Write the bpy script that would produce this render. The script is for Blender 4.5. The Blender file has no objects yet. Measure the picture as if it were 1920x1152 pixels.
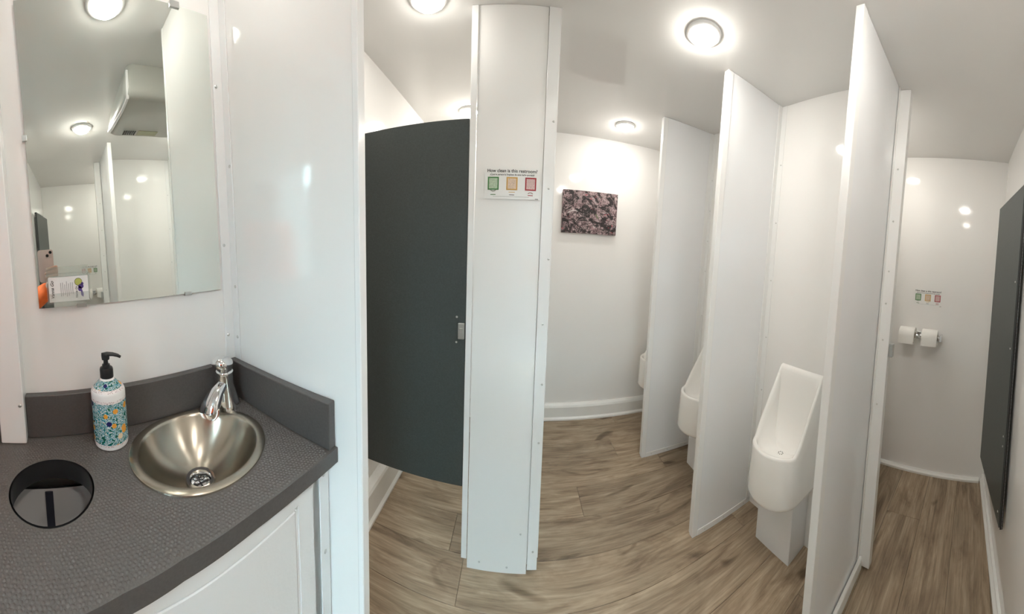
import bpy, bmesh, math, random
from mathutils import Vector, Matrix
random.seed(7)
scene = bpy.context.scene
COL = scene.collection

# ------------------------------------------------------------------ camera
# phone sweep panorama: a cylindrical camera, axis tilted about five degrees
FPX, X0, CY, TA, TB = 546.956, 114.593, 508.076, 0.036, -0.082
CAM_H = 1.29
Mt = Matrix.Rotation(TB, 3, 'Y') @ Matrix.Rotation(TA, 3, 'X')      # world -> tilted frame
thc = (960 - X0) / FPX
fwd = Vector((math.sin(thc), math.cos(thc), 0)); up = Vector((0, 0, 1)); rgt = fwd.cross(up)
Cm = Matrix((rgt, up, -fwd)).transposed()
camd = bpy.data.cameras.new('camera'); camd.type = 'PANO'
camd.panorama_type = 'CENTRAL_CYLINDRICAL'
camd.central_cylindrical_range_u_min = -960 / FPX
camd.central_cylindrical_range_u_max = 960 / FPX
camd.central_cylindrical_range_v_min = -(1152 - CY) / FPX
camd.central_cylindrical_range_v_max = CY / FPX
camd.central_cylindrical_radius = 1.0
camd.clip_start = 0.002
cam = bpy.data.objects.new('camera', camd); COL.objects.link(cam)
cam.matrix_world = Matrix.Translation((0, 0, CAM_H)) @ (Mt.transposed() @ Cm).to_4x4()
scene.camera = cam

# ------------------------------------------------------------------ world, exposure
world = bpy.data.worlds.new('sky'); scene.world = world; world.use_nodes = True
bgn = world.node_tree.nodes['Background']
bgn.inputs[0].default_value = (0.58, 0.86, 1.0, 1); bgn.inputs[1].default_value = 14.0
vs = scene.view_settings
vs.view_transform = 'Standard'; vs.look = 'None'; vs.gamma = 1.0; vs.use_curve_mapping = False
vs.exposure = 1.52
LAMP = 60.0
scene.cycles.max_bounces = 10
scene.cycles.diffuse_bounces = 8
scene.cycles.glossy_bounces = 5
scene.cycles.sample_clamp_indirect = 6.0

# ------------------------------------------------------------------ room numbers (metres)
H = 2.104                      # ceiling
M_Y = 0.654                    # mirror wall
FAR_X = 2.111                  # wall with the painting
UR_Y = -1.166                  # urinal wall
BACK_Y = -1.939                # back wall of the open stall
SIDE_X = -0.148                # side wall of the open stall, at the back corner
SIDE_E = -0.235                # the same wall at its free end (Y = -0.48)
def side_x(y): return SIDE_X + (SIDE_E - SIDE_X) * (y - BACK_Y) / (-.48 - BACK_Y)
ENT_X = -1.05                  # wall with the entrance
POST_X = 1.05                  # plane of the stall front
CT = 0.90                      # counter top

# ------------------------------------------------------------------ materials
MATS = {}
def nt(name):
    m = bpy.data.materials.new(name); m.use_nodes = True
    return m, m.node_tree.nodes, m.node_tree.links, m.node_tree.nodes['Principled BSDF']
def mat(name, col, rough=0.5, metal=0.0, bump=0.0, bscale=60.0, var=0.0, vscale=4.0, spec=None, coat=0.0, **kw):
    m, n, l, p = nt(name)
    p.inputs['Base Color'].default_value = (*col, 1)
    p.inputs['Roughness'].default_value = rough
    p.inputs['Metallic'].default_value = metal
    if spec is not None: p.inputs['Specular IOR Level'].default_value = spec
    if coat: p.inputs['Coat Weight'].default_value = coat; p.inputs['Coat Roughness'].default_value = 0.05
    for k, v in kw.items(): p.inputs[k.replace('_', ' ')].default_value = v
    tc = n.new('ShaderNodeTexCoord')
    if var:
        no = n.new('ShaderNodeTexNoise'); no.inputs['Scale'].default_value = vscale; no.inputs['Detail'].default_value = 5
        l.new(tc.outputs['Object'], no.inputs['Vector'])
        r = n.new('ShaderNodeValToRGB')
        r.color_ramp.elements[0].position = .3; r.color_ramp.elements[1].position = .7
        r.color_ramp.elements[0].color = tuple(c * (1 - var) for c in col) + (1,)
        r.color_ramp.elements[1].color = tuple(min(1, c * (1 + var)) for c in col) + (1,)
        l.new(no.outputs['Fac'], r.inputs[0]); l.new(r.outputs[0], p.inputs['Base Color'])
    if bump:
        no = n.new('ShaderNodeTexNoise'); no.inputs['Scale'].default_value = bscale; no.inputs['Detail'].default_value = 3
        l.new(tc.outputs['Object'], no.inputs['Vector'])
        b = n.new('ShaderNodeBump'); b.inputs['Strength'].default_value = bump; b.inputs['Distance'].default_value = .01
        l.new(no.outputs['Fac'], b.inputs['Height']); l.new(b.outputs[0], p.inputs['Normal'])
    MATS[name] = m
    return m
mat('panel_white', (.87, .86, .84), .08, bump=.010, bscale=9, var=.012, vscale=2)
mat('ceiling_white', (.76, .75, .73), .06, bump=.006, bscale=7, var=.02, vscale=2)
mat('trim_white', (.86, .86, .85), .22, bump=.01, bscale=14)
mat('divider_white', (.84, .85, .86), .16, bump=.02, bscale=20, var=.01)
mat('base_white', (.86, .86, .83), .35, bump=.05, bscale=40, var=.03, vscale=9)
mat('stall_grey', (.052, .062, .060), .42, bump=.05, bscale=260, var=.12, vscale=180)
mat('laminate_grey', (.088, .078, .074), .42, bump=.03, bscale=200, var=.10, vscale=240)
mat('cabinet_white', (.80, .78, .76), .42, bump=.05, bscale=160)
mat('chrome', (.82, .83, .84), .07, 1.0)
mat('satin_metal', (.55, .56, .55), .3, 1.0)
mat('screw_metal', (.62, .62, .60), .3, 1.0)
mat('black_plastic', (.012, .012, .013), .32, bump=.01)
mat('porcelain', (.94, .93, .90), .07, coat=.4, bump=.006, bscale=8)
mat('paper', (.90, .89, .85), .85, bump=.15, bscale=300)
mat('cardboard', (.42, .31, .21), .8, bump=.1)
mat('slot_dark', (.05, .05, .05), .5, bump=.02)
mat('sign_white', (.82, .82, .80), .3, bump=.01)
mat('ink', (.015, .015, .015), .5, bump=.01)
mat('ink_grey', (.22, .22, .22), .5, bump=.01)
mat('print_green', (.06, .20, .06), .4, bump=.01)
mat('print_green_pale', (.42, .52, .38), .4, bump=.01, var=.2, vscale=300)
mat('print_amber', (.60, .36, .10), .4, bump=.01)
mat('print_amber_pale', (.66, .52, .40), .4, bump=.01, var=.2, vscale=300)
mat('print_red', (.34, .012, .02), .4, bump=.01)
mat('print_red_pale', (.62, .44, .42), .4, bump=.01, var=.2, vscale=300)
mat('print_purple', (.10, .06, .28), .5, bump=.01)
mat('print_olive', (.46, .48, .12), .5, bump=.01)
mat('card_white', (.80, .79, .78), .5, bump=.01)
mat('bin_black', (.02, .02, .021), .3, bump=.03)
mat('bin_liner', (.62, .60, .59), .25, bump=.1, bscale=14)
mat('bin_strip', (.03, .03, .045), .3, bump=.02)
mat('mirror_edge', (.10, .13, .12), .2, bump=.01)
mat('skin', (.42, .22, .15), .5, bump=.05, bscale=120, var=.08)
mat('orange_cloth', (.80, .12, .012), .8, bump=.25, bscale=60, var=.1, vscale=30)
mat('navy_cloth', (.03, .035, .06), .85, bump=.2, bscale=90)
mat('hair', (.02, .014, .01), .55, bump=.4, bscale=90)
mat('shoe', (.04, .04, .045), .6, bump=.1)
mat('phone_back', (.62, .47, .43), .18, bump=.004)
mat('phone_glass', (.008, .008, .01), .05, bump=.002)
mat('eye_white', (.85, .84, .82), .2, bump=.01)
mat('sub_floor', (.16, .125, .09), .8, bump=.1)
mat('outside_wall', (.045, .04, .036), .9, bump=.2, bscale=8, var=.1)  # for the added sky-blocking wall, dark so little daylight bounces indoors
mat('outside_ground', (.05, .048, .045), .9, bump=.3, bscale=20, var=.15)
mat('ac_white', (.50, .50, .46), .35, bump=.01)
mat('ac_label', (.46, .46, .30), .5, bump=.01)
mat('canvas_edge', (.40, .30, .30), .7, bump=.2, bscale=300, var=.4, vscale=40)

m, n, l, p = nt('acrylic'); MATS['acrylic'] = m
n.remove(p)
tr = n.new('ShaderNodeBsdfTransparent'); tr.inputs[0].default_value = (.97, .98, .97, 1)
gl = n.new('ShaderNodeBsdfGlossy'); gl.inputs['Roughness'].default_value = .08
df = n.new('ShaderNodeBsdfDiffuse'); df.inputs[0].default_value = (.9, .92, .9, 1)
no = n.new('ShaderNodeTexNoise'); no.inputs['Scale'].default_value = 40
bp = n.new('ShaderNodeBump'); bp.inputs['Strength'].default_value = .05
l.new(no.outputs['Fac'], bp.inputs['Height']); l.new(bp.outputs[0], gl.inputs['Normal'])
a1 = n.new('ShaderNodeAddShader'); m1 = n.new('ShaderNodeMixShader'); m2 = n.new('ShaderNodeMixShader')
m1.inputs[0].default_value = .5; l.new(gl.outputs[0], m1.inputs[1]); l.new(df.outputs[0], m1.inputs[2])
m2.inputs[0].default_value = .14; l.new(tr.outputs[0], m2.inputs[1]); l.new(m1.outputs[0], m2.inputs[2])
n.remove(a1)
l.new(m2.outputs[0], n['Material Output'].inputs['Surface'])

m, n, l, p = nt('mirror_glass'); MATS['mirror_glass'] = m
p.inputs['Base Color'].default_value = (.86, .90, .86, 1); p.inputs['Metallic'].default_value = 1; p.inputs['Roughness'].default_value = .003

def lamp_lens(k):
    nm = 'lamp_lens_%02d' % round(k*10)
    if nm not in MATS:
        m, n, l, p = nt(nm); MATS[nm] = m
        p.inputs['Base Color'].default_value = (.9, .9, .88, 1)
        p.inputs['Emission Color'].default_value = (1.0, .955, .885, 1); p.inputs['Emission Strength'].default_value = LAMP*k
    return nm

# wood-look vinyl plank, grain along Y, every plank its own cut of the pattern
def wood():
    m, n, l, p = nt('wood_plank'); MATS['wood_plank'] = m
    tc = n.new('ShaderNodeTexCoord'); oi = n.new('ShaderNodeObjectInfo')
    cx = n.new('ShaderNodeCombineXYZ')
    mu = n.new('ShaderNodeMath'); mu.operation = 'MULTIPLY'; mu.inputs[1].default_value = 37.0
    l.new(oi.outputs['Random'], mu.inputs[0])
    for i in range(3): l.new(mu.outputs[0], cx.inputs[i])
    ad = n.new('ShaderNodeVectorMath'); ad.operation = 'ADD'
    l.new(tc.outputs['Object'], ad.inputs[0]); l.new(cx.outputs[0], ad.inputs[1])
    def noise(sc, vec, det, rough=.55, dist=0.0):
        mp = n.new('ShaderNodeMapping'); mp.inputs['Scale'].default_value = vec
        l.new(ad.outputs[0], mp.inputs[0])
        no = n.new('ShaderNodeTexNoise'); no.inputs['Scale'].default_value = sc; no.inputs['Detail'].default_value = det
        no.inputs['Roughness'].default_value = rough; no.inputs['Distortion'].default_value = dist
        l.new(mp.outputs[0], no.inputs['Vector']); return no
    big = noise(1.0, (15, 2.6, 1), 5, .62, 1.1)
    fine = noise(1.0, (120, 5, 1), 6, .6, .4)
    blot = noise(1.0, (9, 4.5, 1), 2, .5, .6)
    r1 = n.new('ShaderNodeValToRGB'); cr = r1.color_ramp
    cr.elements[0].position = .30; cr.elements[0].color = (.200, .140, .090, 1)
    cr.elements[1].position = .72; cr.elements[1].color = (.530, .420, .300, 1)
    e = cr.elements.new(.48); e.color = (.370, .280, .190, 1)
    l.new(big.outputs['Fac'], r1.inputs[0])
    r2 = n.new('ShaderNodeValToRGB'); r2.color_ramp.elements[0].position = .25; r2.color_ramp.elements[1].position = .75
    r2.color_ramp.elements[0].color = (.50, .49, .47, 1); r2.color_ramp.elements[1].color = (1.18, 1.18, 1.18, 1)
    l.new(fine.outputs['Fac'], r2.inputs[0])
    mx = n.new('ShaderNodeMix'); mx.data_type = 'RGBA'; mx.blend_type = 'MULTIPLY'; mx.inputs[0].default_value = .85
    l.new(r1.outputs[0], mx.inputs[6]); l.new(r2.outputs[0], mx.inputs[7])
    # knots
    r3 = n.new('ShaderNodeValToRGB'); r3.color_ramp.elements[0].position = .26; r3.color_ramp.elements[1].position = .37
    r3.color_ramp.elements[0].color = (.42, .38, .33, 1); r3.color_ramp.elements[1].color = (1, 1, 1, 1)
    l.new(blot.outputs['Fac'], r3.inputs[0])
    m2 = n.new('ShaderNodeMix'); m2.data_type = 'RGBA'; m2.blend_type = 'MULTIPLY'; m2.inputs[0].default_value = 1
    l.new(mx.outputs[2], m2.inputs[6]); l.new(r3.outputs[0], m2.inputs[7])
    hs = n.new('ShaderNodeHueSaturation')
    mr = n.new('ShaderNodeMapRange'); mr.inputs[3].default_value = .86; mr.inputs[4].default_value = 1.12
    l.new(oi.outputs['Random'], mr.inputs[0]); l.new(mr.outputs[0], hs.inputs['Value'])
    l.new(m2.outputs[2], hs.inputs['Color']); l.new(hs.outputs[0], p.inputs['Base Color'])
    p.inputs['Roughness'].default_value = .42
    b = n.new('ShaderNodeBump'); b.inputs['Strength'].default_value = .12; b.inputs['Distance'].default_value = .004
    l.new(fine.outputs['Fac'], b.inputs['Height']); l.new(b.outputs[0], p.inputs['Normal'])
wood()

# hammered laminate: fine pebbled relief
def hammered():
    m, n, l, p = nt('hammered_laminate'); MATS['hammered_laminate'] = m
    tc = n.new('ShaderNodeTexCoord')
    no = n.new('ShaderNodeTexNoise'); no.inputs['Scale'].default_value = 400
    l.new(tc.outputs['Object'], no.inputs['Vector'])
    r = n.new('ShaderNodeValToRGB'); r.color_ramp.elements[0].color = (.088, .078, .073, 1); r.color_ramp.elements[1].color = (.150, .135, .126, 1)
    l.new(no.outputs['Fac'], r.inputs[0]); l.new(r.outputs[0], p.inputs['Base Color'])
    p.inputs['Roughness'].default_value = .26
hammered()

def brushed():
    m, n, l, p = nt('brushed_steel'); MATS['brushed_steel'] = m
    p.inputs['Base Color'].default_value = (.50, .45, .375, 1); p.inputs['Metallic'].default_value = 1
    p.inputs['Roughness'].default_value = .27; p.inputs['Anisotropic'].default_value = .85; p.inputs['Anisotropic Rotation'].default_value = .25
    tg = n.new('ShaderNodeTangent'); tg.direction_type = 'RADIAL'; tg.axis = 'Z'
    l.new(tg.outputs[0], p.inputs['Tangent'])
    tc = n.new('ShaderNodeTexCoord'); no = n.new('ShaderNodeTexNoise'); no.inputs['Scale'].default_value = 25
    l.new(tc.outputs['Object'], no.inputs['Vector'])
    b = n.new('ShaderNodeBump'); b.inputs['Strength'].default_value = .02
    l.new(no.outputs['Fac'], b.inputs['Height']); l.new(b.outputs[0], p.inputs['Normal'])
brushed()

# floral print on the soap bottle: vines and leaves on white (colour print only)
def floral():
    m, n, l, p = nt('floral_print'); MATS['floral_print'] = m
    tc = n.new('ShaderNodeTexCoord')
    def vor(scale, feat='F1'):
        v = n.new('ShaderNodeTexVoronoi'); v.feature = feat; v.inputs['Scale'].default_value = scale
        l.new(tc.outputs['Object'], v.inputs['Vector']); return v
    no = n.new('ShaderNodeTexNoise'); no.inputs['Scale'].default_value = 85; no.inputs['Detail'].default_value = 2; no.inputs['Distortion'].default_value = 2.0
    l.new(tc.outputs['Object'], no.inputs['Vector'])
    r = n.new('ShaderNodeValToRGB'); r.color_ramp.interpolation = 'CONSTANT'
    E_ = r.color_ramp.elements
    E_[0].position = 0; E_[0].color = (.01, .10, .06, 1)
    E_[1].position = .40; E_[1].color = (.01, .24, .28, 1)
    for pos, c in ((.455, (.70, .76, .76, 1)), (.505, (.02, .25, .31, 1)), (.585, (.72, .76, .74, 1)), (.635, (.03, .16, .10, 1))):
        e = E_.new(pos); e.color = c
    l.new(no.outputs['Fac'], r.inputs[0])
    v2 = vor(44)
    r2 = n.new('ShaderNodeValToRGB'); r2.color_ramp.interpolation = 'CONSTANT'
    r2.color_ramp.elements[0].color = (1, 1, 1, 1); r2.color_ramp.elements[1].position = .30; r2.color_ramp.elements[1].color = (0, 0, 0, 1)
    l.new(v2.outputs['Distance'], r2.inputs[0])
    r3 = n.new('ShaderNodeValToRGB'); r3.color_ramp.interpolation = 'CONSTANT'
    r3.color_ramp.elements[0].color = (.80, .36, .05, 1); r3.color_ramp.elements[1].position = .45; r3.color_ramp.elements[1].color = (.02, .02, .12, 1)
    e = r3.color_ramp.elements.new(.7); e.color = (.75, .60, .40, 1)
    sx = n.new('ShaderNodeSeparateColor'); l.new(v2.outputs['Color'], sx.inputs[0]); l.new(sx.outputs[0], r3.inputs[0])
    mx = n.new('ShaderNodeMix'); mx.data_type = 'RGBA'
    l.new(r2.outputs[0], mx.inputs[0]); l.new(r.outputs[0], mx.inputs[6]); l.new(r3.outputs[0], mx.inputs[7])
    l.new(mx.outputs[2], p.inputs['Base Color']); p.inputs['Roughness'].default_value = .25
    # dotted border band
    m, n, l, p = nt('dotted_print'); MATS['dotted_print'] = m
    tc = n.new('ShaderNodeTexCoord'); v = n.new('ShaderNodeTexVoronoi'); v.inputs['Scale'].default_value = 330
    l.new(tc.outputs['Object'], v.inputs['Vector'])
    r = n.new('ShaderNodeValToRGB'); r.color_ramp.elements[0].color = (.20, .08, .10, 1); r.color_ramp.elements[1].position = .5; r.color_ramp.elements[1].color = (.85, .80, .78, 1)
    l.new(v.outputs['Distance'], r.inputs[0]); l.new(r.outputs[0], p.inputs['Base Color']); p.inputs['Roughness'].default_value = .25
floral()
mat('bottle_white', (.86, .85, .83), .22, bump=.01)

# abstract splatter painting
def splatter():
    m, n, l, p = nt('splatter_paint'); MATS['splatter_paint'] = m
    tc = n.new('ShaderNodeTexCoord')
    def noise(sc, det, dist, w):
        no = n.new('ShaderNodeTexNoise'); no.noise_dimensions = '4D'; no.inputs['Scale'].default_value = sc; no.inputs['Detail'].default_value = det
        no.inputs['Distortion'].default_value = dist; no.inputs['W'].default_value = w; no.inputs['Roughness'].default_value = .62
        l.new(tc.outputs['Object'], no.inputs['Vector']); return no
    def ramp(src, stops):
        r = n.new('ShaderNodeValToRGB'); E_ = r.color_ramp.elements
        E_[0].position, E_[0].color = stops[0][0], (*stops[0][1], 1); E_[1].position, E_[1].color = stops[-1][0], (*stops[-1][1], 1)
        for q, c in stops[1:-1]: e = E_.new(q); e.color = (*c, 1)
        l.new(src, r.inputs[0]); return r
    base = ramp(noise(26, 6, 1.2, .3).outputs['Fac'], [(.32, (.10, .05, .055)), (.44, (.36, .24, .25)), (.58, (.50, .38, .38)), (.72, (.66, .58, .57))])
    blk = ramp(noise(9, 8, 3.0, 4.1).outputs['Fac'], [(.47, (0, 0, 0)), (.525, (1, 1, 1))])
    thin = ramp(noise(17, 4, 4.5, 9.7).outputs['Fac'], [(.455, (1, 1, 1)), (.485, (0, 0, 0)), (.505, (0, 0, 0)), (.535, (1, 1, 1))])
    red = ramp(noise(21, 2, 1.0, 15.).outputs['Fac'], [(.68, (0, 0, 0)), (.71, (1, 1, 1))])
    grn = ramp(noise(19, 2, 1.0, 22.).outputs['Fac'], [(.70, (0, 0, 0)), (.73, (1, 1, 1))])
    def mix(fac, a, bcol, blend='MIX', colsock=None):
        mx = n.new('ShaderNodeMix'); mx.data_type = 'RGBA'; mx.blend_type = blend
        if fac is not None: l.new(fac, mx.inputs[0])
        else: mx.inputs[0].default_value = .92
        l.new(a, mx.inputs[6])
        if colsock: l.new(colsock, mx.inputs[7])
        else: mx.inputs[7].default_value = (*bcol, 1)
        return mx.outputs[2]
    c = mix(None, base.outputs[0], None, 'MULTIPLY', blk.outputs[0])
    c = mix(None, c, None, 'MULTIPLY', thin.outputs[0])
    c = mix(red.outputs[0], c, (.32, .03, .05)); c = mix(grn.outputs[0], c, (.10, .16, .06))
    l.new(c, p.inputs['Base Color']); p.inputs['Roughness'].default_value = .6
    b = n.new('ShaderNodeBump'); b.inputs['Strength'].default_value = .3; b.inputs['Distance'].default_value = .004
    l.new(c, b.inputs['Height']); l.new(b.outputs[0], p.inputs['Normal'])
splatter()

# ------------------------------------------------------------------ mesh helpers
def bm_box(bm, x0, x1, y0, y1, z0, z1, mi=0):
    v = [bm.verts.new(c) for c in ((x0,y0,z0),(x1,y0,z0),(x1,y1,z0),(x0,y1,z0),(x0,y0,z1),(x1,y0,z1),(x1,y1,z1),(x0,y1,z1))]
    for f in ((3,2,1,0),(4,5,6,7),(0,1,5,4),(1,2,6,5),(2,3,7,6),(3,0,4,7)):
        fc = bm.faces.new([v[i] for i in f]); fc.material_index = mi
    return v
def link(name, me, mats, parent=None, loc=None, rot=None, smooth=False):
    if not isinstance(mats, (list, tuple)): mats = [mats]
    if not me.materials:
        for mm in mats: me.materials.append(MATS[mm])
    if smooth:
        for pl in me.polygons: pl.use_smooth = True
    o = bpy.data.objects.new(name, me); COL.objects.link(o)
    if parent: o.parent = parent
    if loc is not None: o.location = loc
    if rot is not None: o.rotation_euler = rot
    return o
def obj(name, bm, mats, parent=None, loc=None, rot=None, smooth=False, bevel=0.0, seg=2):
    if bevel:
        bmesh.ops.bevel(bm, geom=list(bm.edges), offset=bevel, segments=seg, affect='EDGES', profile=.6)
    bmesh.ops.recalc_face_normals(bm, faces=bm.faces)
    me = bpy.data.meshes.new(name); bm.to_mesh(me); bm.free()
    o = link(name, me, mats, parent, loc, rot, False)
    if smooth: auto_smooth(me)
    return o
def auto_smooth(me, ang=40):
    for pl in me.polygons: pl.use_smooth = True
    bm = bmesh.new(); bm.from_mesh(me)
    for e in bm.edges:
        if len(e.link_faces) == 2 and e.calc_face_angle(0) > math.radians(ang): e.smooth = False
    bm.to_mesh(me); bm.free()
def boxes(name, bl, mats, parent=None, bevel=0.0, loc=None, rot=None, seg=1):
    bm = bmesh.new()
    for bx in bl: bm_box(bm, *bx)
    return obj(name, bm, mats, parent, loc, rot, bevel=bevel, seg=seg)
def empty(name, loc=(0,0,0), rz=0.0):
    o = bpy.data.objects.new(name, None); COL.objects.link(o); o.location = loc; o.rotation_euler = (0,0,rz); o.empty_display_size = .05
    return o
def tag(o, label, cat=None, group=None, kind=None):
    o['label'] = label
    if cat: o['category'] = cat
    if group: o['group'] = group
    if kind: o['kind'] = kind
    return o
def struct(o, label):
    o['kind'] = 'structure'; o['label'] = label; o['category'] = o.name.split('_')[0]; return o
def loft(bm, rings, cap0=True, cap1=True, closed=True, mi=None):
    R = [[bm.verts.new(c) for c in r] for r in rings]
    k = len(rings[0])
    for i in range(len(R) - 1):
        for j in range(k if closed else k - 1):
            f = bm.faces.new((R[i][j], R[i][(j+1) % k], R[i+1][(j+1) % k], R[i+1][j]))
            if mi: f.material_index = mi[i]
    if cap0: bm.faces.new(list(reversed(R[0])))
    if cap1: bm.faces.new(R[-1])
    return R
def circ(r, z, n=32, cx=0, cy=0, ry=None):
    ry = r if ry is None else ry
    return [(cx + r*math.cos(2*math.pi*i/n), cy + ry*math.sin(2*math.pi*i/n), z) for i in range(n)]
def lathe(name, prof, mats, parent=None, loc=None, rot=None, n=40, cap0=True, cap1=True, mi=None):
    bm = bmesh.new(); loft(bm, [circ(max(r, 1e-4), z, n) for r, z in prof], cap0, cap1, mi=mi)
    return obj(name, bm, mats, parent, loc, rot, smooth=True)
def tube(bm, pts, radii, n=14, cap=True):
    pts = [Vector(q) for q in pts]; rings = []
    prev = None
    for i, q in enumerate(pts):
        t = (pts[min(i+1, len(pts)-1)] - pts[max(i-1, 0)]).normalized()
        if prev is None:
            a = Vector((0,0,1)) if abs(t.z) < .9 else Vector((1,0,0)); u = t.cross(a).normalized()
        else:
            u = (prev - t * prev.dot(t)).normalized()
        prev = u; w = t.cross(u)
        r = radii[i]; ru, rw = (r if isinstance(r, tuple) else (r, r))
        rings.append([tuple(q + u*ru*math.cos(2*math.pi*k/n) + w*rw*math.sin(2*math.pi*k/n)) for k in range(n)])
    loft(bm, rings, cap, cap)
# shared screw head
_s = bmesh.new(); loft(_s, [circ(.0042, 0, 10), circ(.0040, .0012, 10), circ(.0026, .0022, 10), circ(.0008, .0024, 10)]); bmesh.ops.recalc_face_normals(_s, faces=_s.faces)
SCREW = bpy.data.meshes.new('screw'); _s.to_mesh(SCREW); _s.free()
def screw(parent, p, axis):
    rot = {'-X': (0, -math.pi/2, 0), '+X': (0, math.pi/2, 0), '-Y': (math.pi/2, 0, 0), '+Y': (-math.pi/2, 0, 0), '+Z': (0,0,0)}[axis]
    o = link('screw', SCREW, 'screw_metal', parent)
    o.rotation_euler = rot
    o.location = p
    return o

# ------------------------------------------------------------------ setting: floor and planks
floor = struct(boxes('floor', [(ENT_X, FAR_X+.05, BACK_Y-.05, M_Y+.05, -.06, -.006)], 'sub_floor'), 'wood-look vinyl plank floor running through the restroom')
PW = .18; seam0 = 1.098
rows = []
x = seam0
while x > ENT_X: x -= PW
i = 0; plank_mesh = {}
while x < FAR_X:
    xa, xb = max(x, ENT_X), min(x + PW, FAR_X)
    if abs(x - (seam0 - PW)) < 1e-3: cut = .183
    else: cut = [-.93, -.35, .28, -.62, -.08, .45][i % 6] + random.uniform(-.05, .05)
    cuts = sorted({BACK_Y, M_Y, *[c for c in (cut - 2.44, cut - 1.22, cut, cut + 1.22) if BACK_Y + .05 < c < M_Y - .05]})
    for ya, yb in zip(cuts[:-1], cuts[1:]):
        key = (round(xb - xa, 3), round(yb - ya, 3))
        if key not in plank_mesh:
            hx, hy = (xb-xa)/2 - .0006, (yb-ya)/2 - .0006
            bm = bmesh.new(); bm_box(bm, -hx, hx, -hy, hy, -.006, 0)
            bmesh.ops.bevel(bm, geom=[e for e in bm.edges if all(v.co.z > -.001 for v in e.verts)], offset=.0009, segments=1, affect='EDGES')
            bmesh.ops.recalc_face_normals(bm, faces=bm.faces)
            me = bpy.data.meshes.new('plank'); bm.to_mesh(me); bm.free(); plank_mesh[key] = me
        link('plank', plank_mesh[key], 'wood_plank', floor, loc=((xa+xb)/2, (ya+yb)/2, 0))
    x += PW; i += 1

struct(boxes('ceiling', [(ENT_X-.05, FAR_X+.05, BACK_Y-.05, M_Y+.05, H, H+.06)], 'ceiling_white'), 'glossy off-white panel ceiling of the restroom')
wall_left = struct(boxes('wall_left', [(ENT_X-.05, FAR_X+.05, M_Y, M_Y+.06, 0, H)], 'panel_white'), 'long glossy white wall behind the vanity mirror')
wall_far = struct(boxes('wall_far', [(FAR_X, FAR_X+.06, BACK_Y, M_Y, 0, H)], 'panel_white'), 'glossy white end wall with the painting')
wall_right = struct(boxes('wall_right', [(.436, FAR_X, UR_Y-.03, UR_Y, 0, H)], 'panel_white'), 'glossy white wall behind the urinals')
wall_back = struct(boxes('wall_back', [(SIDE_X-.13, .9, BACK_Y-.06, BACK_Y, 0, H)], 'panel_white'), 'white wall with the toilet paper in the open stall')
wall_stall = struct(boxes('wall_stall', [(.85, .9, BACK_Y, -1.29, 0, H), (.43, .9, -1.29, -1.252, 0, H)], 'panel_white'), 'white inner walls of the open stall')
bm = bmesh.new(); bm_box(bm, SIDE_X-.13, SIDE_X, BACK_Y, -.48, 0, H)
for v in bm.verts:
    if v.co.x > SIDE_X-.01 and v.co.y > -1: v.co.x = SIDE_E
bm_box(bm, ENT_X, SIDE_X-.13, -.53, -.48, 0, H)
wall_side = struct(obj('wall_side', bm, 'panel_white'), 'white wall beside the open grey stall door')
wall_entrance = struct(boxes('wall_entrance', [(ENT_X-.05, ENT_X, -.53, -.44, 0, H), (ENT_X-.05, ENT_X, .10, M_Y, 0, H), (ENT_X-.05, ENT_X, -.44, .10, 1.98, H), (-.61, -.57, .06, M_Y, 0, H)], 'panel_white'), 'unseen white wall with an assumed open doorway, plus a partition added to block daylight')  # last box is an added partition, keeping doorway daylight off the vanity walls
g = boxes('ground', [(-9, ENT_X-.06, -6, 6, -.7, -.65)], 'outside_ground'); g['kind'] = 'structure'; g['label'] = 'grey paved ground outside the entrance'; g['category'] = 'ground'

g = boxes('wall_outside', [(-4.3, -4.0, -9, 9, -.65, 2.6)], 'outside_wall'); g['kind'] = 'structure'; g['label'] = 'unseen dull brown wall added across the yard to block the low sky'; g['category'] = 'wall'  # added unseen wall, cuts off low sky so daylight reaches only lower surfaces
# base boards: a stepped curb with a small toe strip, as under the painting
def curb(name, a, b_, nrm, label, hgt=.12, th=.03):
    a, b_, nrm = Vector(a), Vector(b_), Vector(nrm)
    prof = [(0, 0), (th+.012, 0), (th+.012, .012), (th, .022), (th, hgt-.025), (th-.006, hgt-.012), (.012, hgt), (0, hgt)]
    bm = bmesh.new()
    loft(bm, [[tuple(e + nrm*d + Vector((0,0,z))) for d, z in prof] for e in (a, b_)])
    return struct(obj(name, bm, 'base_white'), label)
curb('baseboard_far', (FAR_X, M_Y, .0005), (FAR_X, UR_Y, .0005), (-1, 0, 0), 'white curb base along the wall under the painting')
curb('baseboard_left', (.46, M_Y, .0005), (FAR_X-.042, M_Y, .0005), (0, -1, 0), 'white curb base behind the closed grey stall door', .165, .04)
curb('baseboard_back', (SIDE_X+.03, BACK_Y, .0005), (.85, BACK_Y, .0005), (0, 1, 0), 'thin white base strip under the toilet paper wall', .022, .010)
curb('baseboard_side', (SIDE_X, BACK_Y, .0005), (SIDE_E, -.48, .0005), (1, 0, 0), 'white base strip below the open grey stall door', .045, .012)

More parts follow.
